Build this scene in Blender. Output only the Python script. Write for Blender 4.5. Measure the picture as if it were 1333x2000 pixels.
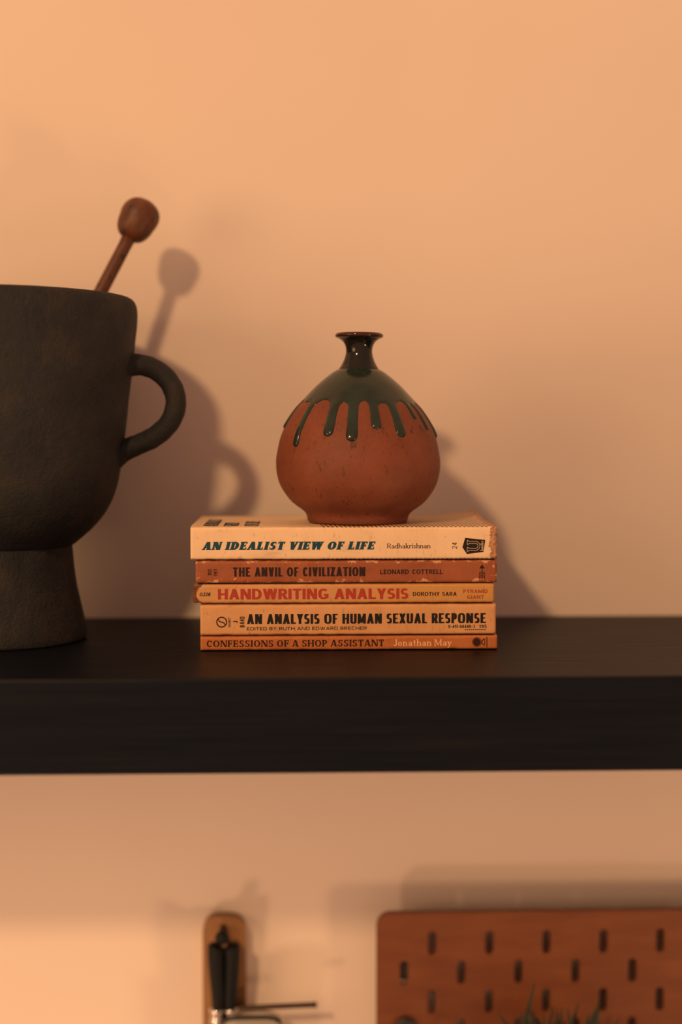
import bpy, bmesh, math, random
from mathutils import Vector, Matrix, noise

# ------------------------------------------------------------------ camera, light, exposure
SC = bpy.context.scene
COL = SC.collection
for o in list(bpy.data.objects):
    bpy.data.objects.remove(o)

cam_d = bpy.data.cameras.new('camera')
cam_d.sensor_fit = 'VERTICAL'; cam_d.sensor_height = 36.0; cam_d.lens = 50.0
cam_d.clip_start = 0.02
cam_d.dof.use_dof = True; cam_d.dof.focus_distance = 0.842; cam_d.dof.aperture_fstop = 2.2
cam = bpy.data.objects.new('camera', cam_d); COL.objects.link(cam)
cam.location = (0, -0.998, 0.128)
cam.rotation_euler = (math.radians(90 - 3.09), 0, math.radians(-1.9))
SC.camera = cam

world = bpy.data.worlds.new('room_fill'); SC.world = world; world.use_nodes = True
bg = world.node_tree.nodes['Background']
bg.inputs[0].default_value = (1.0, 0.53, 0.345, 1); bg.inputs[1].default_value = 0.56

def lamp(name, loc, watts, radius, color):
    l = bpy.data.lights.new(name, 'POINT'); l.energy = watts; l.shadow_soft_size = radius; l.color = color
    o = bpy.data.objects.new(name, l); COL.objects.link(o); o.location = loc
    return o
WARM = (1.0, 0.575, 0.26)
PEACH = (1.0, 0.57, 0.31)
# four lamps of the room, all outside the picture; each one is known from a set of shadows on the wall
lamp('ceiling_lamp_offscreen', (-1.00, -2.40, 1.40), 160, 0.09, WARM)        # shadows of mortar, pestle and vase falling to the right and down
lamp('side_lamp_left_offscreen', (-1.35, -1.28, 0.16), 40, 0.42, WARM)       # second, faint pestle shadow straight to the right
lamp('low_lamp_right_offscreen', (0.92, -0.80, -0.50), 14, 0.10, WARM)       # faint pestle shadow up to the left, pegboard shadow to the left
lamp('low_lamp_left_offscreen', (-0.41, -0.63, -0.69), 7, 0.05, PEACH)       # pegboard shadow up to the right

VS = SC.view_settings
VS.view_transform = 'Standard'; VS.look = 'None'; VS.gamma = 1.0; VS.use_curve_mapping = False
VS.exposure = -0.06

# ------------------------------------------------------------------ helpers
def tag(o, label=None, cat=None, group=None, kind=None):
    if label: o['label'] = label
    if cat: o['category'] = cat
    if group: o['group'] = group
    if kind: o['kind'] = kind
    return o

def empty(name, loc=(0, 0, 0), rz=0):
    o = bpy.data.objects.new(name, None); COL.objects.link(o)
    o.empty_display_size = 0.02; o.location = loc; o.rotation_euler = (0, 0, rz)
    return o

def mesh_obj(name, verts, faces, mat, parent=None, smooth=True, loc=None):
    me = bpy.data.meshes.new(name); me.from_pydata(verts, [], faces); me.update()
    if smooth: me.polygons.foreach_set('use_smooth', [True] * len(me.polygons))
    if mat: me.materials.append(mat)
    o = bpy.data.objects.new(name, me); COL.objects.link(o)
    if parent: o.parent = parent
    if loc: o.location = loc
    return o

def bm_obj(name, bm, mat, parent=None, smooth=False, loc=None):
    me = bpy.data.meshes.new(name); bm.to_mesh(me); bm.free()
    if smooth: me.polygons.foreach_set('use_smooth', [True] * len(me.polygons))
    if mat: me.materials.append(mat)
    o = bpy.data.objects.new(name, me); COL.objects.link(o)
    if parent: o.parent = parent
    if loc: o.location = loc
    return o

def box_bm(x0, x1, y0, y1, z0, z1, bevel=0.0, seg=2):
    bm = bmesh.new()
    bmesh.ops.create_cube(bm, size=1)
    for v in bm.verts:
        v.co = Vector((x0 if v.co.x < 0 else x1, y0 if v.co.y < 0 else y1, z0 if v.co.z < 0 else z1))
    if bevel: bmesh.ops.bevel(bm, geom=list(bm.edges), offset=bevel, segments=seg, profile=0.5, affect='EDGES')
    return bm

def catmull(pts, n):
    out = []
    P = [pts[0]] + list(pts) + [pts[-1]]
    for i in range(1, len(P) - 2):
        p0, p1, p2, p3 = (Vector(P[i + k]) for k in (-1, 0, 1, 2))
        for j in range(n):
            t = j / n
            out.append(0.5 * ((2 * p1) + (-p0 + p2) * t + (2 * p0 - 5 * p1 + 4 * p2 - p3) * t * t + (-p0 + 3 * p1 - 3 * p2 + p3) * t ** 3))
    out.append(Vector(pts[-1]))
    return out

def lathe(prof, n=96, wob=None):
    """prof: (r, z) list from bottom to top; r == 0 ends become poles"""
    V, F = [], []
    rows = []
    for r, z in prof:
        if r <= 1e-6:
            rows.append([len(V)] * n); V.append((0, 0, z))
        else:
            row = []
            for i in range(n):
                a = 2 * math.pi * i / n
                rr = r + (wob(a, z) if wob else 0)
                row.append(len(V)); V.append((rr * math.cos(a), rr * math.sin(a), z))
            rows.append(row)
    for a, b in zip(rows, rows[1:]):
        for i in range(n):
            j = (i + 1) % n
            q = [a[i], a[j], b[j], b[i]]
            f = []
            for k in q:
                if k not in f: f.append(k)
            if len(f) > 2: F.append(f)
    return V, F

def tube(path, radii, n=12, cap=True, flat=1.0):
    """sweep a circle (flattened by `flat` along its binormal) along a path"""
    V, F = [], []
    path = [Vector(p) for p in path]
    up = None
    for i, p in enumerate(path):
        t = (path[min(i + 1, len(path) - 1)] - path[max(i - 1, 0)]).normalized()
        if up is None:
            ref = Vector((0, 1, 0)) if abs(t.y) < 0.9 else Vector((1, 0, 0))
            u = t.cross(ref).normalized()
        else:
            u = (up - t * up.dot(t)).normalized()
        up = u
        w = t.cross(u)
        r = radii[i] if isinstance(radii, (list, tuple)) else radii
        for k in range(n):
            a = 2 * math.pi * k / n
            V.append(tuple(p + u * (r * math.cos(a)) + w * (r * flat * math.sin(a))))
    for i in range(len(path) - 1):
        for k in range(n):
            m = (k + 1) % n
            F.append((i * n + k, i * n + m, (i + 1) * n + m, (i + 1) * n + k))
    if cap:
        F.append(tuple(range(n))[::-1]); b = (len(path) - 1) * n
        F.append(tuple(range(b, b + n)))
    return V, F

# ------------------------------------------------------------------ material helpers
class NT:
    def __init__(self, name):
        self.m = bpy.data.materials.new(name); self.m.use_nodes = True
        self.t = self.m.node_tree; self.b = self.t.nodes['Principled BSDF']
        self.tc = None
    def node(self, typ, **kw):
        n = self.t.nodes.new(typ)
        for k, v in kw.items(): setattr(n, k, v)
        return n
    def link(self, a, b): self.t.links.new(a, b)
    def coord(self):
        if not self.tc: self.tc = self.node('ShaderNodeTexCoord')
        return self.tc.outputs['Object']
    def noise(self, scale, detail=4, rough=0.55, stretch=None):
        n = self.node('ShaderNodeTexNoise'); n.inputs['Scale'].default_value = scale
        n.inputs['Detail'].default_value = detail; n.inputs['Roughness'].default_value = rough
        src = self.coord()
        if stretch:
            mp = self.node('ShaderNodeMapping'); mp.inputs['Scale'].default_value = stretch
            self.link(src, mp.inputs[0]); src = mp.outputs[0]
        self.link(src, n.inputs['Vector'])
        return n.outputs['Fac']
    def ramp(self, fac, stops):
        r = self.node('ShaderNodeValToRGB'); e = r.color_ramp.elements
        while len(e) < len(stops): e.new(0.5)
        for el, (p, c) in zip(e, stops):
            el.position = p; el.color = (*c, 1) if len(c) == 3 else c
        self.link(fac, r.inputs[0]); return r.outputs[0]
    def math(self, op, a, b=None, clamp=False):
        n = self.node('ShaderNodeMath', operation=op); n.use_clamp = clamp
        for i, v in enumerate((a, b)):
            if v is None: continue
            if isinstance(v, (int, float)): n.inputs[i].default_value = v
            else: self.link(v, n.inputs[i])
        return n.outputs[0]
    def mix(self, fac, a, b):
        n = self.node('ShaderNodeMix', data_type='RGBA')
        for sock, v in ((n.inputs[0], fac), (n.inputs[6], a), (n.inputs[7], b)):
            if isinstance(v, (int, float)): sock.default_value = v
            elif isinstance(v, tuple): sock.default_value = (*v, 1) if len(v) == 3 else v
            else: self.link(v, sock)
        return n.outputs[2]
    def xyz(self):
        s = self.node('ShaderNodeSeparateXYZ'); self.link(self.coord(), s.inputs[0]); return s.outputs
    def smooth(self, v, lo, hi):
        n = self.node('ShaderNodeMapRange', interpolation_type='SMOOTHSTEP')
        self.link(v, n.inputs[0]); n.inputs[1].default_value = lo; n.inputs[2].default_value = hi
        return n.outputs[0]
    def base(self, c):
        if isinstance(c, tuple): self.b.inputs['Base Color'].default_value = (*c, 1)
        else: self.link(c, self.b.inputs['Base Color'])
    def set(self, rough=None, metal=None, spec=None, coat=None, coat_rough=None):
        I = self.b.inputs
        if rough is not None:
            if isinstance(rough, (int, float)): I['Roughness'].default_value = rough
            else: self.link(rough, I['Roughness'])
        if metal is not None: I['Metallic'].default_value = metal
        if spec is not None: I['Specular IOR Level'].default_value = spec
        if coat is not None: I['Coat Weight'].default_value = coat
        if coat_rough is not None: I['Coat Roughness'].default_value = coat_rough
    def bump(self, h, strength, dist):
        b = self.node('ShaderNodeBump'); b.inputs['Strength'].default_value = strength; b.inputs['Distance'].default_value = dist
        self.link(h, b.inputs['Height']); self.link(b.outputs[0], self.b.inputs['Normal'])

def plain(name, c, rough=0.5, metal=0.0, spec=0.5):
    m = NT(name); m.base(c); m.set(rough=rough, metal=metal, spec=spec); return m.m

def speckled(name, c1, c2, scale, rough, bump=0.0, bscale=None, spec=0.5):
    m = NT(name); n = m.noise(scale, 6, 0.65)
    m.base(m.ramp(n, [(0.3, c1), (0.7, c2)])); m.set(rough=rough, spec=spec)
    if bump: m.bump(m.noise(bscale or scale * 3, 5, 0.6), 0.6, bump)
    return m.m

# ------------------------------------------------------------------ wall and shelf
def wall_material():
    m = NT('wall_paint')
    n = m.noise(3.0, 3, 0.5)
    m.base(m.ramp(n, [(0.3, (0.70, 0.60, 0.535)), (0.7, (0.745, 0.645, 0.575))]))
    m.set(rough=0.75, spec=0.25)
    m.bump(m.noise(260, 4, 0.6), 0.18, 0.0006)
    return m.m
wall = bm_obj('wall_back', box_bm(-2.2, 2.2, 0.0, 0.12, -1.3, 1.7), wall_material())
tag(wall, kind='structure')

def shelf_material():
    m = NT('dark_stained_wood')
    g = m.noise(18, 8, 0.65, (0.35, 6, 6))
    f = m.noise(120, 4, 0.6, (0.12, 7, 7))
    mixf = m.math('ADD', m.math('MULTIPLY', g, 0.6), m.math('MULTIPLY', f, 0.4))
    m.base(m.ramp(mixf, [(0.35, (0.0018, 0.0040, 0.0085)), (0.55, (0.0034, 0.0054, 0.010)), (0.72, (0.0085, 0.0085, 0.011))]))
    m.set(rough=m.ramp(f, [(0.3, (0.40,) * 3), (0.7, (0.52,) * 3)]), spec=0.13)
    m.bump(mixf, 0.25, 0.0006)
    return m.m
shelf = empty('wall_shelf', (0.05, -0.126, -0.051))
plank = bm_obj('plank', box_bm(-1.15, 1.15, -0.127, 0.1265, 0.0, 0.051, 0.0012, 2), shelf_material(), shelf)
tag(shelf, 'thick dark-stained wooden shelf fixed to the wall', 'shelf')

# ------------------------------------------------------------------ lettering: glyphs drawn from strokes
WID = dict(A=.76, B=.62, C=.66, D=.72, E=.58, F=.55, G=.76, H=.74, J=.44, K=.68, L=.54, M=.90, N=.76, O=.80, P=.60, R=.66,
           S=.58, T=.64, U=.70, V=.72, W=1.06, X=.70, Y=.68, Z=.62, a=.50, b=.52, d=.52, h=.54, k=.52, n=.54, o=.52, r=.36,
           s=.40, t=.34, y=.52)
for d in '0234567890': WID[d] = .54

class Style:
    def __init__(s, W, H, S=0.0, q=2.0, wf=1.0, thin=None, track=.10, space=.30):
        s.W, s.H, s.S, s.q, s.wf, s.track, s.space = W, H, S, q, wf, track, space
        s.thin = thin if thin is not None else W

def ring(cx, cy, rx, ry, a0, a1, W, H, q=2.0, n=22):
    P = []
    def pt(ax, ay, a):
        c, s = math.cos(a), math.sin(a)
        return (cx + ax * math.copysign(abs(c) ** (2 / q), c), cy + ay * math.copysign(abs(s) ** (2 / q), s))
    for i in range(n):
        b0 = math.radians(a0 + (a1 - a0) * i / n); b1 = math.radians(a0 + (a1 - a0) * (i + 1) / n)
        P.append([pt(rx, ry, b0), pt(rx, ry, b1), pt(max(rx - W, .001), max(ry - H, .001), b1), pt(max(rx - W, .001), max(ry - H, .001), b0)])
    return P

def glyph(ch, s):
    W, H, S, q, tn = s.W, s.H, s.S, s.q, s.thin
    w = WID.get(ch, .5) * s.wf
    X = .64                                        # x-height
    P = []
    def rect(x0, y0, x1, y1): P.append([(x0, y0), (x1, y0), (x1, y1), (x0, y1)])
    def foot(x, wd, y=0.0):
        if S: rect(x - S, y, x + wd + S, y + min(H, .10))
    def head(x, wd, y=1.0):
        if S: rect(x - S, y - min(H, .10), x + wd + S, y)
    def stem(x, h=1.0, wd=None):
        wd = wd or W
        rect(x, 0, x + wd, h); foot(x, wd); head(x, wd, h)
    def diag(xb, xt, wd, y0=0.0, y1=1.0): P.append([(xb, y0), (xb + wd, y0), (xt + wd, y1), (xt, y1)])
    def tick(x, y0, y1):
        if S: rect(x - min(H, .1), y0, x, y1)
    if ch in 'I1l':
        w = W; stem(0)
        if ch == '1' and not S: P.append([(-.18, .72), (-.18, .84), (0, 1), (W, 1), (0, .86)])
    elif ch == 'L': stem(0); rect(0, 0, w, H); tick(w, 0, .30)
    elif ch in 'EF':
        stem(0); rect(0, 1 - H, w, 1); rect(0, .5 - H / 2, w * .84, .5 + H / 2); tick(w, .72, 1); tick(w * .84, .36, .66)
        if ch == 'E': rect(0, 0, w * 1.04, H); tick(w * 1.04, 0, .30)
    elif ch == 'T':
        rect(0, 1 - H, w, 1); x = (w - W) / 2; rect(x, 0, x + W, 1); foot(x, W); tick(w, .72, 1); tick(min(H, .1), .72, 1)
    elif ch == 'H': stem(0); stem(w - W); rect(0, .5 - H / 2, w, .5 + H / 2)
    elif ch == 'N':
        rect(0, 0, tn, 1); rect(w - tn, 0, w, 1); P.append([(0, 1), (W * 1.2, 1), (w, 0), (w - W * 1.2, 0)])
        foot(0, tn); head(w - tn, tn); head(0, tn)
    elif ch == 'M':
        rect(0, 0, tn, 1); rect(w - W, 0, w, 1); c = w / 2
        P.append([(0, 1), (W * 1.05, 1), (c + W * .45, .08), (c - W * .45, .08)]); P.append([(w - tn * 1.05, 1), (w, 1), (c + tn * .45, .08), (c - tn * .45, .08)])
        foot(0, tn); foot(w - W, W); head(0, W * .8); head(w - W, W)
    elif ch == 'A':
        c = w / 2 - W * .55
        diag(0, c + W * .1, tn); P.append([(w - W * 1.1, 0), (w, 0), (w / 2 + W * .55, 1), (c, 1)])
        rect(w * .20, .22, w * .80, .22 + min(H, .16)); foot(0, tn); foot(w - W * 1.1, W * 1.1)
    elif ch == 'V':
        c = w / 2 - W * .55
        P.append([(0, 1), (W * 1.1, 1), (w / 2 + W * .55, 0), (c, 0)]); diag(w / 2 - tn * .4, w - tn, tn); head(0, W * 1.1); head(w - tn, tn)
    elif ch == 'W':
        h = w * .30
        for x in (0, w * .42):
            P.append([(x, 1), (x + W * 1.05, 1), (x + h + W * .45, 0), (x + h - W * .45, 0)])
            diag(x + h - tn * .45, x + w * .58 - tn * 1.0, tn)
            head(x, W)
        head(w - tn, tn)
    elif ch == 'X': diag(0, w - tn, tn); P.append([(w - W * 1.1, 0), (w, 0), (W * 1.1, 1), (0, 1)])
    elif ch == 'Y':
        x = (w - W) / 2; rect(x, 0, x + W, .46); P.append([(x, .40), (x + W, .40), (W * 1.1, 1), (0, 1)])
        P.append([(x, .40), (x + W, .40), (w, 1), (w - W * 1.1, 1)]); foot(x, W)
    elif ch == 'Z': rect(0, 0, w, H); rect(0, 1 - H, w, 1); diag(0, w - W * 1.25, W * 1.25)
    elif ch == 'K': stem(0); P.append([(W * .9, .42), (W * .9, .66), (w - W * 1.1, 1), (w, 1)]); P.append([(W * 1.2, .55), (W * 2.2, .62), (w, 0), (w - W * 1.2, 0)])
    elif ch in 'O0Q': P += ring(w / 2, .5, w / 2, .5, 0, 360, W, H, q, 40)
    elif ch == 'C': P += ring(w / 2, .5, w / 2, .5, 36, 324, W, H, q, 32); tick(w * .98, .66, .96)
    elif ch == 'G':
        P += ring(w / 2, .5, w / 2, .5, 42, 340, W, H, q, 32); rect(w - W, .08, w, .50); rect(w * .52, .5 - H * .8, w, .5)
    elif ch == 'D': stem(0); P += ring(w * .38, .5, w * .62, .5, -90, 90, W, H, q); rect(0, 0, w * .39, H); rect(0, 1 - H, w * .39, 1)
    elif ch in 'PR':
        stem(0); r = (.56 + H / 2) / 2 if ch == 'P' else (.52 + H / 2) / 2
        P += ring(w * .45, 1 - r, w * .53, r, -90, 90, W, H, q); rect(0, 1 - H, w * .46, 1); rect(0, 1 - 2 * r, w * .46, 1 - 2 * r + H)
        if ch == 'R': P.append([(w * .36, .48), (w * .36 + W, .48), (w + W * .2, 0), (w - W, 0)]); foot(w - W, W)
    elif ch == 'B':
        stem(0); r = (1 + H) / 4
        for cy in (r, 1 - r):
            P += ring(w * .45, cy, w * .54, r, -90, 90, W, H, q); rect(0, cy - r, w * .46, cy - r + H); rect(0, cy + r - H, w * .46, cy + r)
    elif ch in 'Ss':
        k = 1.0 if ch == 'S' else X
        r = (1 + H / k) / 4 * k
        P += ring(w / 2, k - r, w / 2 * .96, r, 25, 270, W * .95, H, q, 26); P += ring(w / 2, r, w / 2, r, 90, -155, W * .95, H, q, 26)
        if S: rect(w * .86, k * .66, w * .95, k * .97); rect(w * .03, k * .03, w * .12, k * .34)
    elif ch == 'U':
        rect(0, .30, W, 1); rect(w - tn, .30, w, 1); P += ring(w / 2, .31, w / 2, .31, 180, 360, W, H, q); head(0, W); head(w - tn, tn)
    elif ch == 'J': rect(w - W, .22, w, 1); P += ring(w / 2, .23, w / 2, .23, 180, 360, W, H, q); head(w - W, W)
    elif ch == '2': P += ring(w / 2, .70, w / 2, .30, 165, -20, W, H, q); P.append([(0, 0), (W * 1.3, 0), (w, .62), (w - W, .58)]); rect(0, 0, w, H)
    elif ch == '3' or ch == '8':
        r = (1 + H) / 4; a = (150, -90) if ch == '3' else (0, 360); b = (90, -150) if ch == '3' else (0, 360)
        P += ring(w / 2, 1 - r, w * .47, r, *a, W, H, q, 28); P += ring(w / 2, r, w / 2, r, *b, W, H, q, 28)
    elif ch == '4': rect(w * .62, 0, w * .62 + W, 1); rect(0, .22, w, .22 + H); diag(0, w * .62 - W * .2, W, .22, 1)
    elif ch == '5': rect(w * .08, 1 - H, w * .95, 1); rect(w * .08, .5, w * .08 + W, 1); P += ring(w / 2, .31, w / 2, .31, 140, -155, W, H, q)
    elif ch == '6' or ch == '9':
        f = (lambda y: y) if ch == '6' else (lambda y: 1 - y); fx = (lambda x: x) if ch == '6' else (lambda x: w - x)
        P += [[(fx(x), f(y)) for x, y in p] for p in ring(w / 2, .31, w / 2, .31, 0, 360, W, H, q, 28)]
        P += [[(fx(x), f(y)) for x, y in p] for p in ring(w / 2, .5, w / 2, .5, 45, 185, W, H, q)]
    elif ch == '7': rect(0, 1 - H, w, 1); diag(w * .2, w - W, W)
    elif ch == '-': w = .34; rect(0, .40, w, .40 + max(H, .1))
    elif ch == 'a':
        rect(w - W, 0, w, X * .7); P += ring(w / 2, X - .2, w / 2, .2, 0, 155, W, H, q); P += ring(w * .46, .19, w * .46, .19, 0, 360, W * .9, H, q, 26)
        foot(w - W, W * .9)
    elif ch in 'bd':
        P += ring(w / 2, X / 2, w / 2, X / 2, 0, 360, W, H, q, 28)
        x = 0 if ch == 'b' else w - W
        rect(x, 0, x + W, 1.06)
        if S: rect(x - S, 1.06 - min(H, .1), x + W, 1.06)
        if ch == 'd': foot(x, W)
    elif ch in 'hn':
        hh = 1.06 if ch == 'h' else X
        rect(0, 0, W, hh); rect(w - W, 0, w, X - .2); P += ring(w / 2, X - .22, w / 2, .22, 0, 180, W, H, q)
        foot(0, W); foot(w - W, W)
        if S: rect(-S, hh - min(H, .1), W, hh)
    elif ch == 'k':
        rect(0, 0, W, 1.06); P.append([(W * .8, .22), (W * .8, .38), (w - W, X), (w, X)]); P.append([(W * 1.1, .34), (W * 2, .42), (w + W * .2, 0), (w - W, 0)])
        foot(0, W); foot(w - W, W)
        if S: rect(-S, 1.06 - min(H, .1), W, 1.06)
    elif ch == 'r':
        rect(0, 0, W, X); P += ring(w * .75, X - .24, w * .75, .24, 40, 180, W, H, q); foot(0, W)
        if S: rect(-S, X - min(H, .1), W, X)
    elif ch == 'i':
        w = W; rect(0, 0, W, X); foot(0, W); P += ring(W / 2, .90, W * .66, .085, 0, 360, W, .085, 2, 14)
        if S: rect(-S, X - min(H, .1), W, X)
    elif ch == 'o': P += ring(w / 2, X / 2, w / 2, X / 2, 0, 360, W, H, q, 28)
    elif ch == 't': rect(w * .25, .06, w * .25 + W, .88); rect(0, X - H, w, X); P += ring(w * .62, .16, w * .37, .16, 180, 320, W, H, q)
    elif ch == 'y':
        P.append([(0, X), (W * 1.1, X), (w / 2 + W * .5, .02), (w / 2 - W * .5, .02)]); diag(w * .16, w - tn, tn, -.30, X)
        if S: rect(-S, X - min(H, .1), W + S, X); rect(w - tn - S, X - min(H, .1), w + S, X)
        P += ring(w * .14, -.25, w * .12, .09, 0, 360, W, .09, 2, 14)
    return P, w

def set_text(txt, st, x0, x1, base, cap, shear=0.0):
    """polygons of a line of text fitted between x0 and x1 on a baseline"""
    P, x = [], 0.0
    for ch in txt:
        if ch == ' ': x += st.space; continue
        g, w = glyph(ch, st)
        x += st.S
        P += [[(px + x, py) for px, py in p] for p in g]
        x += w + st.S + st.track
    x -= st.track
    k = (x1 - x0) / (x + shear)
    return [[(x0 + (px + shear * py) * k, base + py * cap) for px, py in p] for p in P]

def turn(P, cx, cy, deg):
    a = math.radians(deg); c, s = math.cos(a), math.sin(a)
    return [[(cx + x * c - y * s, cy + x * s + y * c) for x, y in p] for p in P]

def print_obj(name, polys, mat, parent, frame='spine', lift=0.00012, unit=0.000304, top=0.0):
    """flat print: frame 'spine' lays (u, v) on the spine face, 'cover' on the top cover"""
    V, F = [], []
    for p in polys:
        ar = sum(p[i - 1][0] * p[i][1] - p[i][0] * p[i - 1][1] for i in range(len(p)))
        if ar < 0: p = p[::-1]
        F.append(tuple(range(len(V), len(V) + len(p))))
        lf = lift + 4e-7 * (len(F) % 60)              # strokes that cross each other never share a plane
        for u, v in p:
            V.append((u * unit, -lf, v * unit) if frame == 'spine' else (u * unit, v * unit, top + lift))
    return mesh_obj(name, V, F, mat, parent, smooth=False)

def ink(name, c, paper=None, wear=0.30, rough=0.55):
    m = NT(name)
    if paper:
        n = m.noise(900, 6, 0.7)
        m.base(m.mix(m.smooth(n, wear, wear - 0.10), c, paper))
    else: m.base(c)
    m.set(rough=rough, spec=0.3); return m.m

# ------------------------------------------------------------------ books
U = 0.000304                                       # layout unit on the spines (about a third of a millimetre)

def cover_material(name, c1, c2, scuff, L, T, edge=1.6, amt=0.5, end=None, stripes=False, zone=None):
    """printed card: two-tone print, pale scuffs creeping in from the edges, creases"""
    m = NT(name); x, y, z = m.xyz()
    n = m.noise(55, 5, 0.6); col = m.ramp(n, [(0.3, c1), (0.7, c2)])
    if zone:                                        # print colour changes along the spine
        col = m.mix(m.smooth(x, zone[0], zone[1]), col, zone[2])
    if stripes:
        ph = m.math('FRACT', m.math('DIVIDE', m.math('ADD', x, m.math('MULTIPLY', y, 0.15)), 8.6 * U))
        on = m.math('MULTIPLY', m.math('LESS_THAN', ph, 0.46), m.math('GREATER_THAN', x, 253 * U))
        onr = m.math('MULTIPLY', on, m.math('LESS_THAN', x, L - 14 * U))
        ed = m.math('MAXIMUM', m.math('GREATER_THAN', z, T - 2.6 * U), m.math('LESS_THAN', z, 3.0 * U))
        col = m.mix(m.math('MULTIPLY', onr, ed), col, (0.055, 0.022, 0.014))
    de = m.math('MINIMUM', z, m.math('SUBTRACT', T, z))
    dx = m.math('MINIMUM', x, m.math('SUBTRACT', L, x))
    d = m.math('MINIMUM', de, m.math('MULTIPLY', dx, 0.7))
    big = m.noise(170, 6, 0.7, (0.8, 1, 1))
    lim = m.math('MULTIPLY', m.math('SUBTRACT', big, 1.0 - amt), edge * 0.02)
    col = m.mix(m.smooth(m.math('SUBTRACT', lim, d), 0.0, 0.00025), col, scuff)
    sp = m.noise(420, 5, 0.75, (0.6, 1, 1.6))
    col = m.mix(m.math('MULTIPLY', m.smooth(sp, 0.665, 0.72), 0.6), col, scuff)
    cr = m.noise(240, 5, 0.7, (1.5, 1, 0.5))
    col = m.mix(m.math('MULTIPLY', m.smooth(cr, 0.42, 0.32), 0.5), col, tuple(0.35 * k for k in c1))
    gr = m.noise(34, 6, 0.7, (1.0, 1, 2.2))
    col = m.mix(m.math('MULTIPLY', m.smooth(gr, 0.50, 0.75), 0.45), col, tuple(0.55 * k for k in c1))
    fold = m.math('ADD', de, m.math('MULTIPLY', m.math('SUBTRACT', m.noise(260, 4, 0.6), 0.5), 0.0016))
    col = m.mix(m.math('MULTIPLY', m.smooth(fold, 0.0016, 0.0008), 0.18), col, tuple(0.5 * a + 0.5 * b for a, b in zip(c2, scuff)))
    if end:                                         # the card worn through at the tail
        w = m.math('ADD', x, m.math('MULTIPLY', m.math('SUBTRACT', m.noise(190, 5, 0.6), 0.5), 0.012))
        worn = m.ramp(m.noise(500, 4, 0.6), [(0.35, (0.30, 0.13, 0.06)), (0.65, (0.60, 0.34, 0.19))])
        col = m.mix(m.smooth(w, end, end + 0.0006), col, worn)
    m.base(col); m.set(rough=0.5, spec=0.35)
    m.bump(m.math('ADD', cr, m.math('MULTIPLY', sp, 0.4)), 0.35, 0.0004)
    return m.m

def pages_material():
    m = NT('aged_paper_edge'); n = m.noise(300, 3, 0.6, (0.02, 0.02, 12))
    m.base(m.ramp(n, [(0.3, (0.30, 0.19, 0.10)), (0.7, (0.52, 0.36, 0.21))])); m.set(rough=0.9, spec=0.1)
    m.bump(n, 0.5, 0.0003); return m.m
PAGES = pages_material()

def make_book(label, loc, rz, L, D, T, mat, seed, left_cut=None, curl=0.0, lining=None):
    b = empty('paperback_book', loc, rz)
    tag(b, label, 'book', 'stacked paperbacks on the shelf')
    r, th, nx = 0.0013, 0.00035, 130
    sec = [(D, T)]                                 # outline of the card in (y, z): front board, spine, back board
    for i in range(1, 13): sec.append((D * (1 - i / 13) + r * i / 13, T))
    for i in range(7):
        a = math.pi / 2 * i / 6; sec.append((r - r * math.sin(a), T - r + r * math.cos(a)))
    for i in range(1, 10): sec.append((0.0, T - r - (T - 2 * r) * i / 10))
    for i in range(7):
        a = math.pi / 2 * i / 6; sec.append((r - r * math.cos(a), r - r * math.sin(a)))
    for i in range(1, 13): sec.append((r + (D - r) * i / 12, 0.0))
    ns = len(sec); V, F = [], []
    for side in (0, 1):
        for i in range(nx + 1):
            for k, (y, z) in enumerate(sec):
                x = L * i / nx
                if left_cut: x = max(x, left_cut(z)) if x < 0.02 else x
                e = max(0.0, 1 - min(z, T - z) / 0.0018)      # only the folds wander, the flat of the spine stays flat
                j = 0.00030 * e * (noise.noise((x * 90, z * 60, seed)) + 0.6 * noise.noise((x * 320, 1, seed)))
                yy = y + (abs(j) if y < 0.004 else 0); zz = z
                if y < 0.004: zz += (-abs(j) if z > T / 2 else abs(j)) * 0.8
                dip = 0.0005 * max(0.0, 1 - y / 0.014) ** 2
                fr = (z - T / 2) / (T / 2)
                if abs(fr) > 0.75 or z > T - 0.002 or z < 0.002: zz -= math.copysign(dip, fr) * min(1.0, max(0.0, 1 - (min(z, T - z) - r) / 0.0012))
                if curl and z > T - 1e-6 and y > r:
                    q = max(0.0, (x / L - 0.78) / 0.22) * max(0.0, (y / D - 0.35) / 0.65)
                    zz += curl * q ** 1.6
                if side:                                       # inner skin
                    yy = max(yy, 0) + (th if y < r else 0); zz += -th if z > T / 2 else th
                V.append((x, yy, zz))
    m = (nx + 1) * ns
    for i in range(nx):
        for k in range(ns - 1):
            a = i * ns + k
            F.append((a, a + ns, a + ns + 1, a + 1)); F.append((m + a, m + a + 1, m + a + ns + 1, m + a + ns))
    for i in range(nx):
        for k in (0, ns - 1):
            a = i * ns + k; q = (a, m + a, m + a + ns, a + ns); F.append(q if k == 0 else q[::-1])
    for k in range(ns - 1):
        F.append((k, k + 1, m + k + 1, m + k)); a = nx * ns + k; F.append((a, m + a, m + a + 1, a + 1))
    cov = mesh_obj('cover', V, F, mat, b)
    bm = box_bm(0.0009, L - 0.0009, 0.0012, D - 0.0012, th + 0.0004, T - th - 0.0004, 0.0003, 1)
    bm_obj('page_block', bm, PAGES, b)
    if lining:
        bm_obj('spine_lining', box_bm(0.0002, 0.010, 0.00045, 0.004, 0.0010, T - 0.0010, 0.0005, 2), lining, b)
    return b, cov

SY = -0.1575                                       # where the spines stand on the shelf
PAPER = (0.80, 0.56, 0.36)
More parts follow.
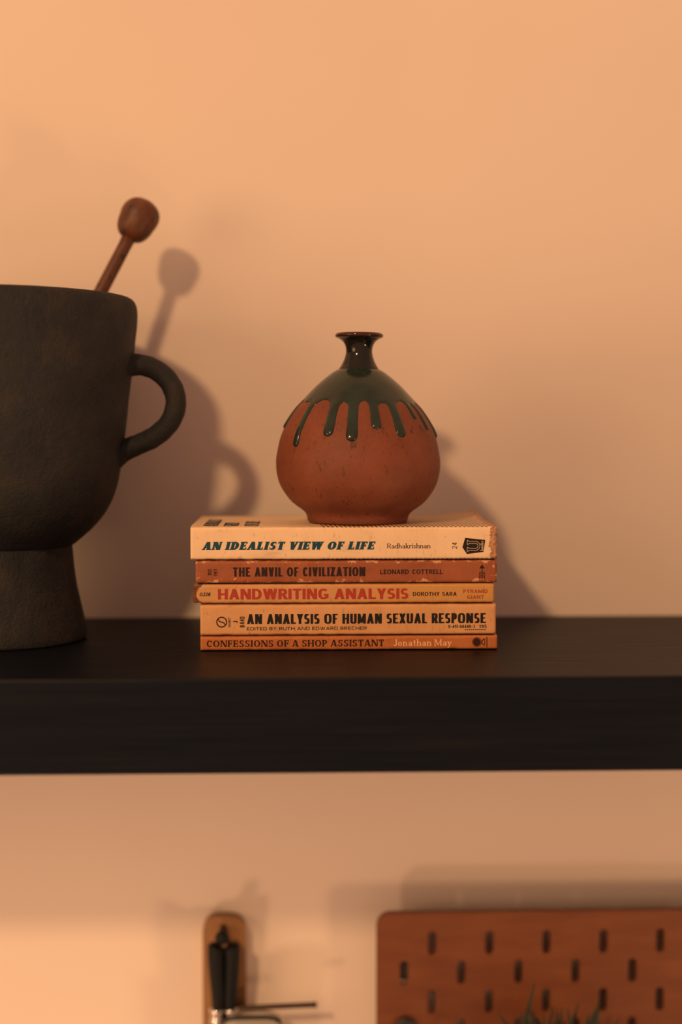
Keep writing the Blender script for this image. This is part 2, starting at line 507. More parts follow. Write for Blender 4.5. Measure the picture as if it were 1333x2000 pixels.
# ---- bottom: thin orange paperback
T5 = 0.0090; L5 = 0.1770
o5 = (0.47, 0.155, 0.045)
m5 = cover_material('orange_card', (0.43, 0.135, 0.038), (0.52, 0.18, 0.055), (0.72, 0.42, 0.22), L5, T5, 1.0, 0.36)
b5, c5 = make_book('thin orange paperback with dark serif title, lowest of the book stack', (-0.0556, SY - 0.0003, 0.0), math.radians(0.15), L5, 0.106, T5, m5, 5.1)
SERIF = Style(.20, .10, .055, 2.0, 1.0, thin=.11, track=.06, space=.32)
k5 = ink('dark_brown_ink', (0.035, 0.008, 0.006), o5, 0.30)
print_obj('title_lettering', set_text('CONFESSIONS OF A SHOP ASSISTANT', SERIF, 11.5, 359.5, 8.2, 13.2), k5, c5)
print_obj('author_lettering', set_text('Jonathan May', Style(.17, .10, .05, 2.0, 1.05, thin=.11, track=.06, space=.34), 377, 492.5, 8.6, 12.8), ink('pale_orange_ink', (0.86, 0.50, 0.27), o5, 0.34), c5)
mk = ring(541.5, 15.5, 9.3, 9.3, 0, 360, 1.0, 1.0, 2, 36) + ring(541.5, 15.5, 7.4, 7.8, 0, 360, 7.3, 7.7, 2, 30)
mk += [[(549, 15.5), (555, 22.5), (557, 22.0), (551, 15.5)], [(549, 15.5), (551, 15.5), (557, 9.0), (555, 8.5)], [(556.5, 9), (557.8, 9), (557.8, 22), (556.5, 22)]]
for i in range(6): mk += turn(ring(0, 0, 1.9, 1.3, 0, 360, .8, .6, 2.4, 12), 561.5, 6.6 + 3.5 * i, 90)
print_obj('publisher_mark', mk, k5, c5)

# ---- second: thick tan paperback
T4 = 0.0190; L4 = 0.1760; z4 = T5
o4 = (0.66, 0.36, 0.165)
m4 = cover_material('tan_card', (0.62, 0.325, 0.145), (0.70, 0.39, 0.185), (0.40, 0.17, 0.07), L4, T4, 0.7, 0.30)
b4, c4 = make_book('thick tan paperback with heavy condensed black title above a small editors line', (-0.0556, SY, z4), math.radians(0.05), L4, 0.106, T4, m4, 4.3)
COND = Style(.18, .145, 0, 3.2, .64, track=.075, space=.26)
k4 = ink('black_ink', (0.010, 0.009, 0.009), o4, 0.27)
print_obj('title_lettering', set_text('AN ANALYSIS OF HUMAN SEXUAL RESPONSE', COND, 91, 559, 23.4, 19.6), k4, c4)
EXT = Style(.17, .16, 0, 3.0, 1.5, track=.20, space=.55)
print_obj('editors_lettering', set_text('EDITED BY RUTH AND EDWARD BRECHER', EXT, 90.5, 325, 11.0, 6.6), k4, c4)
mk = ring(41.5, 27.5, 10.6, 10.6, 0, 360, 2.1, 2.1, 2, 40)
sw = catmull([(35, 33.5, 0), (37, 29.2, 0), (41.5, 27.4, 0), (46, 25.6, 0), (48, 21.5, 0)], 8)
for a, b_ in zip(sw, sw[1:]): mk.append([(a.x - .5, a.y - 1.0), (b_.x - .5, b_.y - 1.0), (b_.x + .5, b_.y + 1.0), (a.x + .5, a.y + 1.0)])
print_obj('publisher_mark', mk, k4, c4)
SMALL = Style(.17, .15, 0, 2.6, .9, track=.14, space=.4)
mk = turn(set_text('SIGNET', SMALL, 0, 19, 0, 4.6), 58.8, 17.6, 90) + turn(set_text('J', SMALL, 0, 4.0, 0, 8.8), 72.6, 25.6, 90) + turn(set_text('8440', SMALL, 0, 21.0, 0, 9.4), 86.2, 17.0, 90)
print_obj('code_lettering', mk, k4, c4)
mk = set_text('0-451-08440-3', SMALL, 485.5, 537.5, 13.6, 6.4) + set_text('195', SMALL, 547.5, 560.5, 13.6, 6.4)
for i in range(11): mk.append([(517.5 + i * 3.9, 9.6), (520.3 + i * 3.9, 9.6), (520.3 + i * 3.9, 11.4), (517.5 + i * 3.9, 11.4)])
print_obj('price_lettering', mk, k4, c4)

# ---- third: yellow-orange paperback with a torn head
T3 = 0.0121; L3 = 0.1795; z3 = z4 + T4
o3 = (0.60, 0.315, 0.135)
m3 = cover_material('amber_card', (0.57, 0.285, 0.115), (0.63, 0.345, 0.155), (0.62, 0.42, 0.22), L3, T3, 0.8, 0.32, zone=(0.085, 0.135, (0.58, 0.30, 0.092)))
lin = speckled('torn_spine_glue', (0.07, 0.022, 0.014), (0.28, 0.11, 0.06), 520, 0.85, 0.0008)
cut = lambda z: 0.0022 + 0.0042 * abs((z - T3 / 2) / (T3 / 2)) ** 2.2 + 0.0006 * noise.noise((z * 700, 2, 7))
b3, c3 = make_book('amber paperback with bold red title and a torn spine end', (-0.0602, SY + 0.0002, z3), math.radians(-0.1), L3, 0.105, T3, m3, 3.7, left_cut=cut, lining=lin)
GROT = Style(.235, .175, 0, 2.4, 1.02, track=.09, space=.36)
print_obj('title_lettering', set_text('HANDWRITING ANALYSIS', GROT, 49.5, 421.5, 9.2, 20.6), ink('red_ink', (0.40, 0.045, 0.028), o3, 0.29), c3)
print_obj('author_lettering', set_text('DOROTHY SARA', Style(.21, .17, 0, 2.1, 1.1, track=.14, space=.5), 430.5, 516.5, 14.8, 7.8), ink('black_author_ink', (0.03, 0.012, 0.010), o3, 0.28), c3)
GEO = Style(.20, .17, 0, 2.0, 1.15, track=.16, space=.4)
print_obj('publisher_lettering', set_text('PYRAMID', GEO, 529.5, 577.5, 20.0, 7.4) + set_text('GIANT', GEO, 537, 570.5, 8.8, 7.4), ink('brick_ink', (0.36, 0.065, 0.03), o3, 0.34), c3)
print_obj('code_lettering', set_text('G228', Style(.2, .17, 0, 2.6, 1.1, track=.1), 13.5, 35.5, 16.0, 6.8, 0.2), ink('code_ink', (0.02, 0.012, 0.01), o3, 0.3), c3)

# ---- fourth: reddish brown paperback, heavily scuffed
T2 = 0.0140; L2 = 0.1790; z2 = z3 + T3
o2 = (0.33, 0.098, 0.040)
m2 = cover_material('russet_card', (0.28, 0.080, 0.034), (0.37, 0.112, 0.046), (0.70, 0.38, 0.21), L2, T2, 1.1, 0.50)
b2, c2 = make_book('scuffed reddish brown paperback with dark condensed title and small arrow mark', (-0.0582, SY - 0.0002, z2), math.radians(0.2), L2, 0.106, T2, m2, 2.9)
FUT = Style(.215, .15, 0, 2.2, .74, track=.10, space=.34)
k2 = ink('brown_black_ink', (0.022, 0.008, 0.007), o2, 0.31)
print_obj('title_lettering', set_text('THE ANVIL OF CIVILIZATION', FUT, 72.5, 330.5, 14.2, 18.0), k2, c2)
print_obj('author_lettering', set_text('LEONARD COTTRELL', Style(.19, .17, 0, 2.0, 1.05, track=.12, space=.6), 360, 482.5, 18.0, 9.2), k2, c2)
print_obj('code_lettering', turn(set_text('BD', SMALL, 0, 11.5, 0, 7.2), 31.0, 17.4, 90) + turn(set_text('197', SMALL, 0, 12.5, 0, 6.8), 42.2, 16.8, 90), k2, c2)
mk = [[(554.5, 28.5), (565.5, 28.5), (560, 36.5)], [(559, 27), (561, 27), (561, 30), (559, 30)], [(558.8, 23.6), (561.2, 23.6), (561.2, 25.8), (558.8, 25.8)]]
mk += ring(560, 16.5, 6.0, 5.6, 0, 360, 1.1, 1.1, 4, 24) + ring(560, 16.5, 3.4, 3.2, 0, 360, 1.0, 1.0, 2, 18)
mk += [[(559.4, 9.6), (560.6, 9.6), (560.6, 22), (559.4, 22)], [(554.5, 9.2), (556.5, 9.2), (556.5, 12), (554.5, 12)], [(563.5, 9.2), (565.5, 9.2), (565.5, 12), (563.5, 12)]]
print_obj('publisher_mark', mk, k2, c2)

# ---- top: cream paperback
T1 = 0.0202; L1 = 0.1818; z1 = z2 + T2
o1 = (0.86, 0.64, 0.42)
m1 = cover_material('cream_card', (0.83, 0.60, 0.385), (0.88, 0.66, 0.43), (0.50, 0.25, 0.12), L1, T1, 0.6, 0.30, end=L1 - 0.0045, stripes=True)
b1, c1 = make_book('cream paperback with teal slanted title and black shield mark, carrying the vase', (-0.0611, SY - 0.0006, z1), math.radians(-0.1), L1, 0.108, T1, m1, 1.4, curl=0.0042)
COOP = Style(.31, .15, .06, 2.2, 1.0, thin=.19, track=.03, space=.36)
teal = ink('teal_ink', (0.004, 0.060, 0.100), o1, 0.25)
print_obj('title_lettering', set_text('AN IDEALIST VIEW OF LIFE', COOP, 21.5, 361.5, 20.6, 15.6, 0.22), teal, c1)
k1 = ink('warm_black_ink', (0.035, 0.014, 0.010), o1, 0.27)
print_obj('author_lettering', set_text('Radhakrishnan', Style(.135, .07, .045, 2.0, 1.0, thin=.09, track=.045), 382.5, 467.5, 22.8, 9.4), k1, c1)
print_obj('number_lettering', turn(set_text('24', Style(.13, .09, 0, 2.0, 1.0, thin=.1, track=.12), 0, 12.6, 0, 9.6), 519.6, 21.4, 90), k1, c1)
shield = print_obj('shield_mark', [[(535.5, 43.0), (574.8, 38.8), (571.4, 15.4), (539.0, 11.2), (530, 24.4)]], ink('shield_ink', (0.014, 0.010, 0.010)), c1, lift=0.00012)
# outlined U lying on its side, opening to the left, with serifed ends; a small word beside it
st = .95
def line(pts, w=st):
    out = []
    for (ax, ay), (bx, by) in zip(pts, pts[1:]):
        d = Vector((bx - ax, by - ay)).normalized() * w / 2; n_ = Vector((-d.y, d.x))
        out.append([(ax - d.x - n_.x, ay - d.y - n_.y), (bx + d.x - n_.x, by + d.y - n_.y), (bx + d.x + n_.x, by + d.y + n_.y), (ax - d.x + n_.x, ay - d.y + n_.y)])
    return out
def half(r0):
    return [(556 + r0 * 0.95 * math.cos(math.radians(a)), 27.2 + r0 * math.sin(math.radians(a))) for a in range(90, -91, -15)]
mk = line([(543, 36.0)] + half(8.8) + [(543, 18.4)]) + line([(543, 32.0)] + half(4.8) + [(543, 22.4)])
mk += line([(543, 36), (541, 38), (539.5, 38), (539.5, 30), (541, 30), (543, 32)]) + line([(543, 18.4), (541, 16.4), (539.5, 16.4), (539.5, 24.4), (541, 24.4), (543, 22.4)])
mk += turn(set_text('books', Style(.19, .14, 0, 2.2, 1.0, track=.1), 0, 19.5, 0, 6.0), 571.2, 17.4, 90)
print_obj('shield_lettering', mk, ink('shield_cream', (0.62, 0.44, 0.29)), c1, lift=0.0002)
# print on the front cover, its head towards the left end of the stack
BIG = Style(.24, .12, .05, 2.2, 1.0, thin=.15, track=.08, space=.3)
cv = []
for i, (t, ln) in enumerate((('AN IDEALIST', 205), ('VIEW', 96), ('OF LIFE', 140))):
    cv += turn(set_text(t, BIG, 0, ln, 0, 29), 52 + 40 * i, 14, 90)
print_obj('cover_title_lettering', cv, teal, c1, frame='cover', top=T1)
ZB = z1 + T1

# ------------------------------------------------------------------ vase
def vase():
    root = empty('bud_vase', (0.0392, -0.1235, ZB), 0)
    root.rotation_euler = (0, math.radians(0.5), 0)
    tag(root, 'round terracotta bud vase with dripping dark green glaze, standing on the books', 'vase')
    body = [(30.3, 0.0), (30.9, 1.5), (31.6, 5.0), (33.7, 7.4), (41.3, 13.3), (47.3, 21.7), (49.8, 29.3), (50.5, 36.0), (50.0, 41.9), (47.6, 52.8),
            (43.7, 61.2), (38.4, 69.6), (32.2, 76.6), (24.3, 84.7), (16.6, 91.0), (12.0, 93.8)]
    pr = [(p.x / 1000, p.y / 1000) for p in catmull([(r, z, 0) for r, z in body[2:]], 10)]
    foot = [(0.0, 0.0012), (0.026, 0.0012), (0.0285, 0.0), (0.0300, 0.0003), (0.0307, 0.0015), (0.0312, 0.0035)]
    clay = NT('terracotta')
    n = clay.noise(45, 6, 0.6); sp = clay.noise(650, 3, 0.7)
    base = clay.ramp(n, [(0.3, (0.150, 0.041, 0.021)), (0.7, (0.215, 0.063, 0.031))])
    st_ = clay.noise(210, 4, 0.7, (1, 1, 0.35))
    base = clay.mix(clay.math('MULTIPLY', clay.smooth(st_, 0.60, 0.68), 0.75), base, (0.05, 0.016, 0.010))
    base = clay.mix(clay.math('MULTIPLY', clay.smooth(sp, 0.56, 0.68), 0.55), base, (0.09, 0.028, 0.016))
    clay.base(base); clay.set(rough=0.58, spec=0.3); clay.bump(sp, 0.12, 0.0003)
    V, F = lathe(foot + pr, 160)
    mesh_obj('body', V, F, clay.m, root)
    # neck with flaring lip
    nk = [(12.6, 93.2), (12.1, 94.6), (10.6, 97.0), (9.0, 100.5), (8.1, 104.5), (8.5, 108.0), (10.0, 110.8), (12.4, 112.6), (14.2, 113.4), (14.8, 114.4),
          (14.4, 115.5), (13.2, 116.1), (11.2, 115.6), (8.6, 113.0), (6.6, 109.0), (6.0, 104.0), (7.5, 98.0), (9.5, 93.5)]
    npz = [(p.x / 1000, p.y / 1000) for p in catmull([(r, z, 0) for r, z in nk], 7)]
    gm = NT('dark_neck_glaze'); gx, gy, gz = gm.xyz()
    g0 = gm.ramp(gm.noise(90, 4, 0.6), [(0.35, (0.006, 0.010, 0.009)), (0.7, (0.022, 0.012, 0.008))])
    g0 = gm.mix(gm.smooth(gz, 0.1132, 0.1146), g0, (0.050, 0.016, 0.009))
    gm.base(g0); gm.set(rough=0.07, spec=0.38)
    V, F = lathe(npz, 96)
    mesh_obj('neck', V, F, gm.m, root)
    # glaze: a skin proud of the clay that ends in drips; it dives under the clay where the glaze stops
    drips = [(-51.8, 46.6, 2.3), (-24.7, 53.0, 2.9), (-7.2, 50.4, 3.0), (11.0, 57.4, 2.7), (29.8, 53.0, 2.9), (50.5, 63.6, 1.8), (62.0, 57.0, 1.6), (85.0, 52.4, 2.4),
             (-87.0, 57.6, 2.3), (108, 55, 2.6), (131, 60, 2.4), (150, 51, 2.8), (172, 57, 2.6), (-166, 53, 2.5), (-143, 60, 2.4), (-118, 50, 2.8)]
    arc = [0.0]
    for a, b in zip(pr, pr[1:]): arc.append(arc[-1] + math.hypot(b[0] - a[0], b[1] - a[1]))
    def at_z(z):
        for i in range(len(pr) - 1):
            if pr[i][1] <= z <= pr[i + 1][1]:
                t = (z - pr[i][1]) / max(1e-9, pr[i + 1][1] - pr[i][1]); return arc[i] + t * (arc[i + 1] - arc[i])
        return arc[-1]
    def at_s(s):
        for i in range(len(pr) - 1):
            if arc[i] <= s <= arc[i + 1]:
                t = (s - arc[i]) / max(1e-9, arc[i + 1] - arc[i])
                r = pr[i][0] + t * (pr[i + 1][0] - pr[i][0]); z = pr[i][1] + t * (pr[i + 1][1] - pr[i][1])
                dr, dz = pr[i + 1][0] - pr[i][0], pr[i + 1][1] - pr[i][1]; l = math.hypot(dr, dz)
                return r, z, dz / l, -dr / l
        return pr[-1][0], pr[-1][1], 0.7, 0.7
    s_edge = at_z(0.0735)
    s0, s1 = at_z(0.0435), arc[-1] - 0.0002
    dr = [(math.radians(a), at_z(z / 1000) + w / 1000, w / 1000) for a, z, w in drips]
    NA, NR = 1000, 130
    V, F = [], []
    for j in range(NR + 1):
        s = s0 + (s1 - s0) * (j / NR)
        r, z, nr, nz = at_s(s)
        for i in range(NA):
            a = 2 * math.pi * i / NA - math.pi
            edge = s_edge + 0.0008 * math.sin(a * 9 + 1) + 0.0006 * math.sin(a * 17)
            d = edge - s                                        # negative inside the glaze
            for da, sb, w in dr:
                dd = (a - da + math.pi) % (2 * math.pi) - math.pi
                lx = dd * r
                if abs(lx) > 0.012: continue
                wl = w * (1.0 + 0.10 * math.cos((s - sb) / w * 0.6) * (s < sb + 3 * w))
                dc = math.hypot(lx, min(0.0, s - sb)) - wl
                k = 0.0045                                      # smooth union: the glaze webs out where a drip leaves the edge
                h = max(0.0, min(1.0, 0.5 + 0.5 * (dc - d) / k))
                d = dc * (1 - h) + d * h - k * h * (1 - h)
            tdown = max(0.0, min(1.0, (s_edge - s) / 0.02))
            thick = 0.00055 + 0.00075 * tdown
            ins = max(0.0, min(1.0, -d / 0.0022))
            hgt = thick * math.sqrt(1 - (1 - ins) ** 2) if d < 0 else -min(0.0006, d * 0.9)
            if j == NR: hgt = 0.0002
            V.append(((r + nr * hgt) * math.sin(a), -(r + nr * hgt) * math.cos(a), z + nz * hgt))
    for j in range(NR):
        for i in range(NA):
            m_ = (i + 1) % NA
            F.append((j * NA + i, j * NA + m_, (j + 1) * NA + m_, (j + 1) * NA + i))
    gl = NT('green_glaze')
    gl.base(gl.ramp(gl.noise(60, 5, 0.6), [(0.3, (0.013, 0.019, 0.013)), (0.7, (0.022, 0.040, 0.032))]))
    gl.set(rough=0.15, spec=0.38)
    mesh_obj('drip_glaze', V, F, gl.m, root)
    return root
vase()

# ------------------------------------------------------------------ mortar with handle
def mortar():
    root = empty('stone_mortar', (-0.1835, -0.1040, 0.0))
    tag(root, 'large dark footed mortar with a looped side handle, beside the book stack', 'mortar')
    m = NT('dark_rough_clay')
    n = m.noise(38, 7, 0.65); f = m.noise(520, 4, 0.7)
    c = m.ramp(n, [(0.3, (0.0150, 0.0170, 0.0205)), (0.52, (0.0225, 0.0235, 0.0255)), (0.72, (0.040, 0.033, 0.0275))])
    c = m.mix(m.math('MULTIPLY', m.smooth(f, 0.64, 0.72), 0.55), c, (0.085, 0.075, 0.065))
    m.base(c); m.set(rough=0.66, spec=0.2); m.bump(m.math('ADD', f, m.math('MULTIPLY', m.noise(170, 5, 0.6), 1.2)), 0.8, 0.0011)
    P = lambda pts, k=8: [(p.x / 1000, p.y / 1000) for p in catmull([(r, z, 0) for r, z in pts], k)]
    wob = lambda a, z: 0.0006 * noise.noise((math.cos(a) * 2.2, math.sin(a) * 2.2, z * 30)) + 0.0002 * noise.noise((math.cos(a) * 9, math.sin(a) * 9, z * 110))
    ft = [(0, 0.003), (0.040, 0.003), (0.046, 0.0)] + P([(50.5, 0.0), (52.2, 1.6), (52.0, 7), (49.8, 18), (47.2, 32), (45.3, 46), (44.4, 57), (43.4, 61)])
    V, F = lathe(ft + [(0, 0.061)], 128, wob)
    mesh_obj('foot', V, F, m.m, root)
    bowl = P([(40.0, 56.5), (44.8, 59.3), (50.5, 64), (57.5, 70.5), (65.0, 80), (71.5, 94), (75.3, 111), (78.0, 131), (80.6, 152), (83.0, 172), (84.8, 192),
              (85.6, 203), (84.6, 210), (81.5, 213.0), (77.5, 212.6), (74.5, 209.5), (74.0, 203), (72.5, 180), (69, 140), (64, 110), (52, 88), (34, 76), (14, 72)])
    V, F = lathe([(0, 0.0565)] + bowl + [(0, 0.0715)], 160, wob)
    mesh_obj('bowl', V, F, m.m, root)
    hp = catmull([(0.068, 0, 0.168), (0.082, 0, 0.1718), (0.0935, 0, 0.1705), (0.1035, 0, 0.1640), (0.1090, 0, 0.1545), (0.1095, 0, 0.1450), (0.1055, 0, 0.1355), (0.0970, 0, 0.1275),
                  (0.0870, 0, 0.1225), (0.0765, 0, 0.1180), (0.0665, 0, 0.1105)], 8)
    N = len(hp) - 1
    rr = [0.0065 + 0.0024 * max(0, 1 - i / (N * .22)) ** 2 + 0.0022 * max(0, (i - N * .80) / (N * .2)) ** 2 + 0.0003 * noise.noise((i * .35, 3, 1)) for i in range(N + 1)]
    V, F = tube(hp, rr, 28, True, 1.35)
    mesh_obj('handle', V, F, m.m, root)
mortar()

def pestle():
    root = empty('wooden_pestle', (-0.1835, -0.1000, 0.098))
    tag(root, 'ball-headed wooden pestle leaning inside the dark mortar', 'pestle')
    m = NT('aged_brown_wood')
    g = m.noise(70, 6, 0.7, (1.6, 1.6, 0.8)); s = m.noise(95, 5, 0.7)
    c = m.ramp(g, [(0.3, (0.048, 0.015, 0.0075)), (0.55, (0.115, 0.037, 0.015)), (0.8, (0.21, 0.078, 0.033))])
    c = m.mix(m.math('MULTIPLY', m.smooth(s, 0.52, 0.66), 0.8), c, (0.026, 0.010, 0.006))
    m.base(c); m.set(rough=0.5, spec=0.4); m.bump(s, 0.3, 0.0005)
    top = Vector((-0.1015, -0.0560, 0.2685)) - root.location          # centre of the ball
    ax = top.normalized(); ln = top.length
    q = ax.to_track_quat('Z', 'Y').to_matrix().to_4x4()
    def put(name, prof, n=48):
        V, F = lathe(prof, n, lambda a, z: 0.00025 * noise.noise((math.cos(a) * 3, math.sin(a) * 3, z * 90)))
        o = mesh_obj(name, V, F, m.m, root); o.matrix_local = q; return o
    put('shaft', [(0, 0.010), (0.0050, 0.010), (0.0050, 0.030), (0.0046, 0.060), (0.0044, 0.12), (0.0043, ln - 0.020), (0.0048, ln - 0.010), (0, ln - 0.009)], 28)
    b = [(0.0, -0.0148), (0.0052, -0.0142), (0.0086, -0.0120), (0.0111, -0.0075), (0.0122, -0.0020), (0.0128, 0.0030), (0.0118, 0.0078), (0.0092, 0.0112), (0.0050, 0.0134), (0.0, 0.0140)]
    pb = catmull([(r, z + ln, 0) for r, z in b], 6)
    put('ball_head', [(max(0, p.x), p.y) for p in pb])
    e = [(0.0, -0.016), (0.006, -0.0155), (0.0105, -0.011), (0.0120, -0.003), (0.0105, 0.006), (0.0065, 0.015), (0.0048, 0.020), (0.0, 0.021)]
    pb = catmull([(r, z, 0) for r, z in e], 6)
    put('grinding_end', [(max(0, p.x), p.y) for p in pb])
pestle()

# ------------------------------------------------------------------ pegboard under the shelf
PX, PZ, PF = 0.0571, -0.2030, -0.0300                 # left edge, top edge, front face
def pegboard():
    root = empty('pegboard', (PX, PF, PZ))
    tag(root, 'brown wooden pegboard with staggered upright slots, hung under the shelf', 'pegboard')
    w, h, rad = 0.364, 0.566, 0.0095
    cu = bpy.data.curves.new('panel_outline', 'CURVE'); cu.dimensions = '2D'; cu.fill_mode = 'BOTH'; cu.extrude = 0.0023; cu.bevel_depth = 0.0003; cu.bevel_resolution = 1
    def spline(pts):
        s = cu.splines.new('POLY'); s.points.add(len(pts) - 1); s.use_cyclic_u = True
        for p, (x, y) in zip(s.points, pts): p.co = (x, y, 0, 1)
    out = []
    for cx, cy, a0 in ((w - rad, -rad, 0), (rad, -rad, 90), (rad, -h + rad, 180), (w - rad, -h + rad, 270)):
        for i in range(9):
            a = math.radians(a0 + 90 * i / 8); out.append((cx + rad * math.cos(a), cy + rad * math.sin(a)))
    spline(out)
    sr, sh = 0.0032, 0.0056
    row = 0; z = -0.0216
    while z > -h + 0.015:
        x = 0.0385 if row % 2 == 0 else 0.0190
        while x < w - 0.014:
            pts = []
            for cy, a0 in ((z + sh, 0), (z - sh, 180)):
                for i in range(7):
                    a = math.radians(a0 + 180 * i / 6); pts.append((x + sr * math.cos(a), cy + sr * math.sin(a)))
            spline(pts); x += 0.0400
        z -= 0.0208; row += 1
    tmp = bpy.data.objects.new('outline', cu); COL.objects.link(tmp)
    dg = bpy.context.evaluated_depsgraph_get(); dg.update()
    me = bpy.data.meshes.new_from_object(tmp.evaluated_get(dg))
    bpy.data.objects.remove(tmp); bpy.data.curves.remove(cu)
    m = NT('brown_board')
    n = m.noise(30, 6, 0.6, (0.6, 3, 1)); f = m.noise(400, 3, 0.6)
    m.base(m.ramp(m.math('ADD', m.math('MULTIPLY', n, 0.8), m.math('MULTIPLY', f, 0.2)), [(0.35, (0.125, 0.036, 0.012)), (0.65, (0.165, 0.052, 0.018))]))
    m.set(rough=0.5, spec=0.35)
    me.materials.clear(); me.materials.append(m.m); me.name = 'panel'
    p = bpy.data.objects.new('panel', me); COL.objects.link(p); p.parent = root
    p.rotation_euler = (math.radians(90), 0, 0); p.location = (0, 0.0026, 0)
    sp = plain('black_plastic_spacer', (0.02, 0.018, 0.016), 0.5)
    for sx in (0.0190, w - 0.0190):
        for sz in (-0.0432, -h + 0.04):
            V, F = lathe([(0, 0), (0.006, 0), (0.006, 0.0255), (0, 0.0255)], 20)
            o = mesh_obj('spacer', V, F, sp, root, smooth=False); o.rotation_euler = (math.radians(-90), 0, 0); o.location = (sx, 0.0049, sz)
pegboard()

def peg_hook():
    root = empty('peg_hook', (PX + 0.0200, PF, -0.2840))
    tag(root, 'black round-headed hook clipped into a lower slot of the pegboard', 'hook')
    k = plain('black_plastic_hook', (0.015, 0.015, 0.014), 0.4)
    V, F = lathe([(0, 0), (0.0062, 0.0), (0.0072, 0.0006), (0.0075, 0.0020), (0.0072, 0.0034), (0.0062, 0.0040), (0, 0.0040)], 40)
    o = mesh_obj('head', V, F, k, root); o.rotation_euler = (math.radians(90), 0, 0); o.location = (0, 0.0, 0.001)
    V, F = tube(catmull([(0, 0.006, -0.003), (0, -0.004, -0.004), (0, -0.014, -0.010), (0, -0.024, -0.014), (0, -0.029, -0.006)], 6), 0.0021, 12)
    mesh_obj('arm', V, F, k, root)
peg_hook()

def herb_pot():
    cx, cy, zb = 0.178, -0.0740, -0.3920
    root = empty('potted_herb', (cx, cy, zb))
    tag(root, 'dark green spiky herb in a small pot against the pegboard', 'plant')
    V, F = lathe([(0, 0.0), (0.030, 0.0), (0.033, 0.002), (0.0405, 0.066), (0.0415, 0.070), (0.0400, 0.0715), (0.0380, 0.070), (0.037, 0.060), (0, 0.060)], 64)
    mesh_obj('pot', V, F, plain('dark_pot', (0.03, 0.026, 0.022), 0.5), root)
    hk = plain('pot_hook_metal', (0.02, 0.018, 0.016), 0.4)
    bm_obj('hanger', box_bm(-0.012, 0.012, 0.030, 0.0445, 0.045, 0.064, 0.001, 1), hk, root)
    lf = speckled('herb_leaf', (0.006, 0.010, 0.004), (0.015, 0.021, 0.008), 120, 0.5)
    rng = random.Random(11)
    tips = [(-0.0196, -0.006, 0.1573, 0.010), (-0.0430, -0.004, 0.1370, -0.006), (-0.0290, -0.010, 0.1400, -0.004), (-0.0240, -0.012, 0.1420, 0.004), (-0.0060, 0.0, 0.1400, 0.004),
            (0.002, -0.010, 0.1430, -0.004), (0.012, 0.004, 0.1400, 0.005), (0.0373, -0.006, 0.1330, 0.006), (0.026, -0.012, 0.1290, 0.004), (-0.034, -0.010, 0.1290, -0.004)]
    for i in range(30):
        tips.append((rng.uniform(-0.024, 0.030), rng.uniform(-0.018, 0.018), rng.uniform(0.118, 0.139), rng.uniform(-0.010, 0.010)))
    for tx, ty, tz, bend in tips:
        b = Vector((tx * 0.35 + rng.uniform(-.006, .006), ty * 0.5, 0.060)); t = Vector((tx, ty, tz))
        mid = (b + t) / 2 + Vector((-bend, 0, 0.004))
        path = catmull([tuple(b), tuple(mid), tuple(t)], 6)
        n = len(path)
        V, F = tube(path, [0.0025 * (1 - (i / (n - 1)) ** 2.2) + 0.0003 for i in range(n)], 6, True, 0.45)
        mesh_obj('leaf', V, F, lf, root)
herb_pot()

# ------------------------------------------------------------------ wooden holder with black handles, rod and steel pail at the lower edge
def holder():
    root = empty('utensil_board', (-0.0497, 0.0, -0.46))
    tag(root, 'narrow tan wooden board with rounded top fixed upright on the wall', 'board')
    V, F = [], []
    w, h, r = 0.0152, 0.2490, 0.0105
    out = [(-w, 0), (w, 0)]
    for cx, a0 in ((w - r, 0), (-w + r, 90)):
        for i in range(9):
            a = math.radians(a0 + 90 * i / 8); out.append((cx + r * math.cos(a), h - r + r * math.sin(a)))
    bm = bmesh.new()
    f = bm.faces.new([bm.verts.new((x, 0.0005, z)) for x, z in out])
    e = bmesh.ops.extrude_face_region(bm, geom=[f])
    for v in e['geom']:
        if isinstance(v, bmesh.types.BMVert): v.co.y = -0.0115
    bmesh.ops.recalc_face_normals(bm, faces=bm.faces)
    m = NT('tan_wood'); g = m.noise(90, 6, 0.6, (4, 4, 0.35))
    m.base(m.ramp(g, [(0.3, (0.24, 0.112, 0.040)), (0.7, (0.34, 0.170, 0.066))])); m.set(rough=0.5)
    bm_obj('panel', bm, m.m, root)
    k = plain('black_peg', (0.004, 0.005, 0.006), 0.5, 0.0, 0.2)
    V, F = lathe([(0, 0), (0.0026, 0), (0.0026, 0.014), (0.0046, 0.0185), (0.0050, 0.0215), (0.0040, 0.0245), (0, 0.0252)], 24)
    o = mesh_obj('peg', V, F, k, root); o.rotation_euler = (math.radians(90), 0, 0); o.location = (-0.0004, -0.0100, 0.2415)
holder()

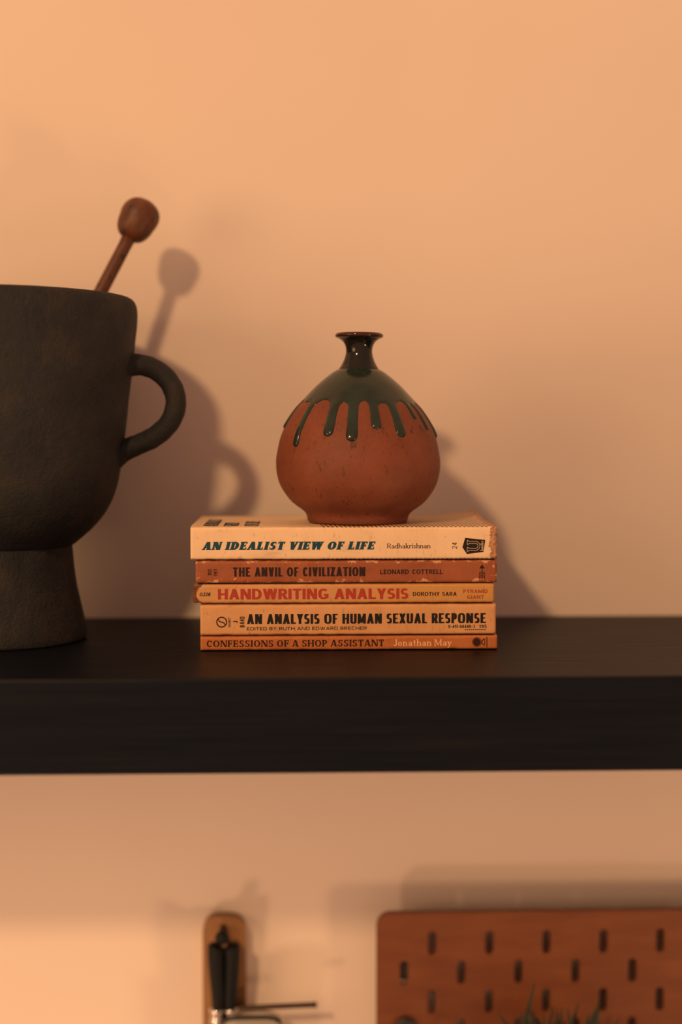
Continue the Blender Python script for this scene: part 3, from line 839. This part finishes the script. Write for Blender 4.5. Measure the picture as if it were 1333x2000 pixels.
def handled_tool():
    root = empty('hanging_utensil', (-0.0490, -0.0290, -0.2280))
    tag(root, 'utensil with paired black tapered handles and chrome collars, hung on the tan board', 'utensil')
    k = plain('black_handle', (0.004, 0.005, 0.006), 0.5, 0.0, 0.2); ch = plain('chrome', (0.75, 0.72, 0.70), 0.12, 1.0)
    for s in (-1, 1):
        pts = [(s * 0.0040, 0, 0.0045), (s * 0.0052, 0, 0.0015), (s * 0.0055, 0, -0.006), (s * 0.0050, 0, -0.018), (s * 0.0042, 0, -0.030), (s * 0.0040, 0, -0.041)]
        pa = catmull(pts, 6); n = len(pa) - 1
        rr = [0.0022 + 0.0039 * min(1, i / 5) if i < 5 else 0.0061 - 0.0018 * (i - 5) / (n - 5) for i in range(n + 1)]
        V, F = tube(pa, rr, 20)
        h = mesh_obj('handle', V, F, k, root)
        V, F = lathe([(0, 0.0), (0.0036, 0.0), (0.0050, -0.0006), (0.0052, -0.0030), (0.0042, -0.0036), (0.0042, -0.0080), (0.0050, -0.0086), (0.0050, -0.0105), (0.0034, -0.0112), (0.0028, -0.070), (0, -0.070)][::-1], 28)
        mesh_obj('collar', V, F, ch, h, loc=(s * 0.0052, 0, -0.0405))
    V, F = tube(catmull([(-0.0040, 0, 0.003), (-0.0022, 0.001, 0.0085), (0, 0.0015, 0.0105), (0.0022, 0.001, 0.0085), (0.0040, 0, 0.003)], 6), 0.0012, 10)
    mesh_obj('hanging_loop', V, F, k, root)
    bm_obj('back_plate', box_bm(-0.006, 0.006, 0.002, 0.0185, -0.060, -0.030, 0.001, 1), k, root)
handled_tool()

def rod():
    root = empty('wall_rod', (-0.0400, -0.0280, -0.2690))
    tag(root, 'thin dark metal rod reaching sideways from the tan board', 'rod')
    k = plain('dark_bronze_metal', (0.05, 0.026, 0.018), 0.45, 0.3)
    V, F = tube([(-0.004, 0.0175, -0.0006), (-0.003, 0.004, -0.0006), (0.002, 0.0, -0.0005), (0.026, 0, 0.0003), (0.0536, 0, 0.0012)], 0.0018, 16)
    mesh_obj('bar', V, F, k, root)
    V, F = tube([(0.0526, 0, 0.0012), (0.0534, 0, 0.0012), (0.0548, 0, 0.00122), (0.0554, 0, 0.00122)], [0.0018, 0.0021, 0.0021, 0.0014], 16)
    mesh_obj('end_cap', V, F, k, root)
rod()

def pail():
    root = empty('steel_pail', (-0.0290, -0.0375, -0.3415))
    tag(root, 'small lidded steel pail with a black bail handle below the rod', 'pail')
    st_ = plain('polished_steel', (0.80, 0.74, 0.70), 0.16, 1.0)
    V, F = lathe([(0, 0.0), (0.017, 0.0), (0.0185, 0.0015), (0.0205, 0.063), (0.0215, 0.0645), (0.0215, 0.0660), (0.0204, 0.0666), (0.0196, 0.064), (0.0176, 0.003), (0, 0.003)], 64)
    mesh_obj('bucket', V, F, st_, root)
    V, F = lathe([(0, 0.0640), (0.0192, 0.0640), (0.0200, 0.0650), (0.0194, 0.0664), (0.012, 0.0674), (0, 0.0678)], 48)
    mesh_obj('lid', V, F, plain('pale_enamel', (0.80, 0.74, 0.70), 0.25), root)
    pa = catmull([(-0.0212, -0.002, 0.0605), (-0.0205, -0.002, 0.0665), (-0.0150, -0.002, 0.0697), (0.0, -0.002, 0.0702), (0.0130, -0.002, 0.0698), (0.0185, -0.002, 0.0665), (0.0216, -0.002, 0.0600)], 8)
    V, F = tube(pa, 0.0013, 12)
    mesh_obj('bail_handle', V, F, plain('black_wire', (0.008, 0.008, 0.008), 0.35), root)
    bm_obj('wall_bracket', box_bm(-0.006, 0.006, 0.0185, 0.0380, 0.040, 0.056, 0.001, 1), plain('bracket_metal', (0.03, 0.03, 0.03), 0.4), root)
pail()
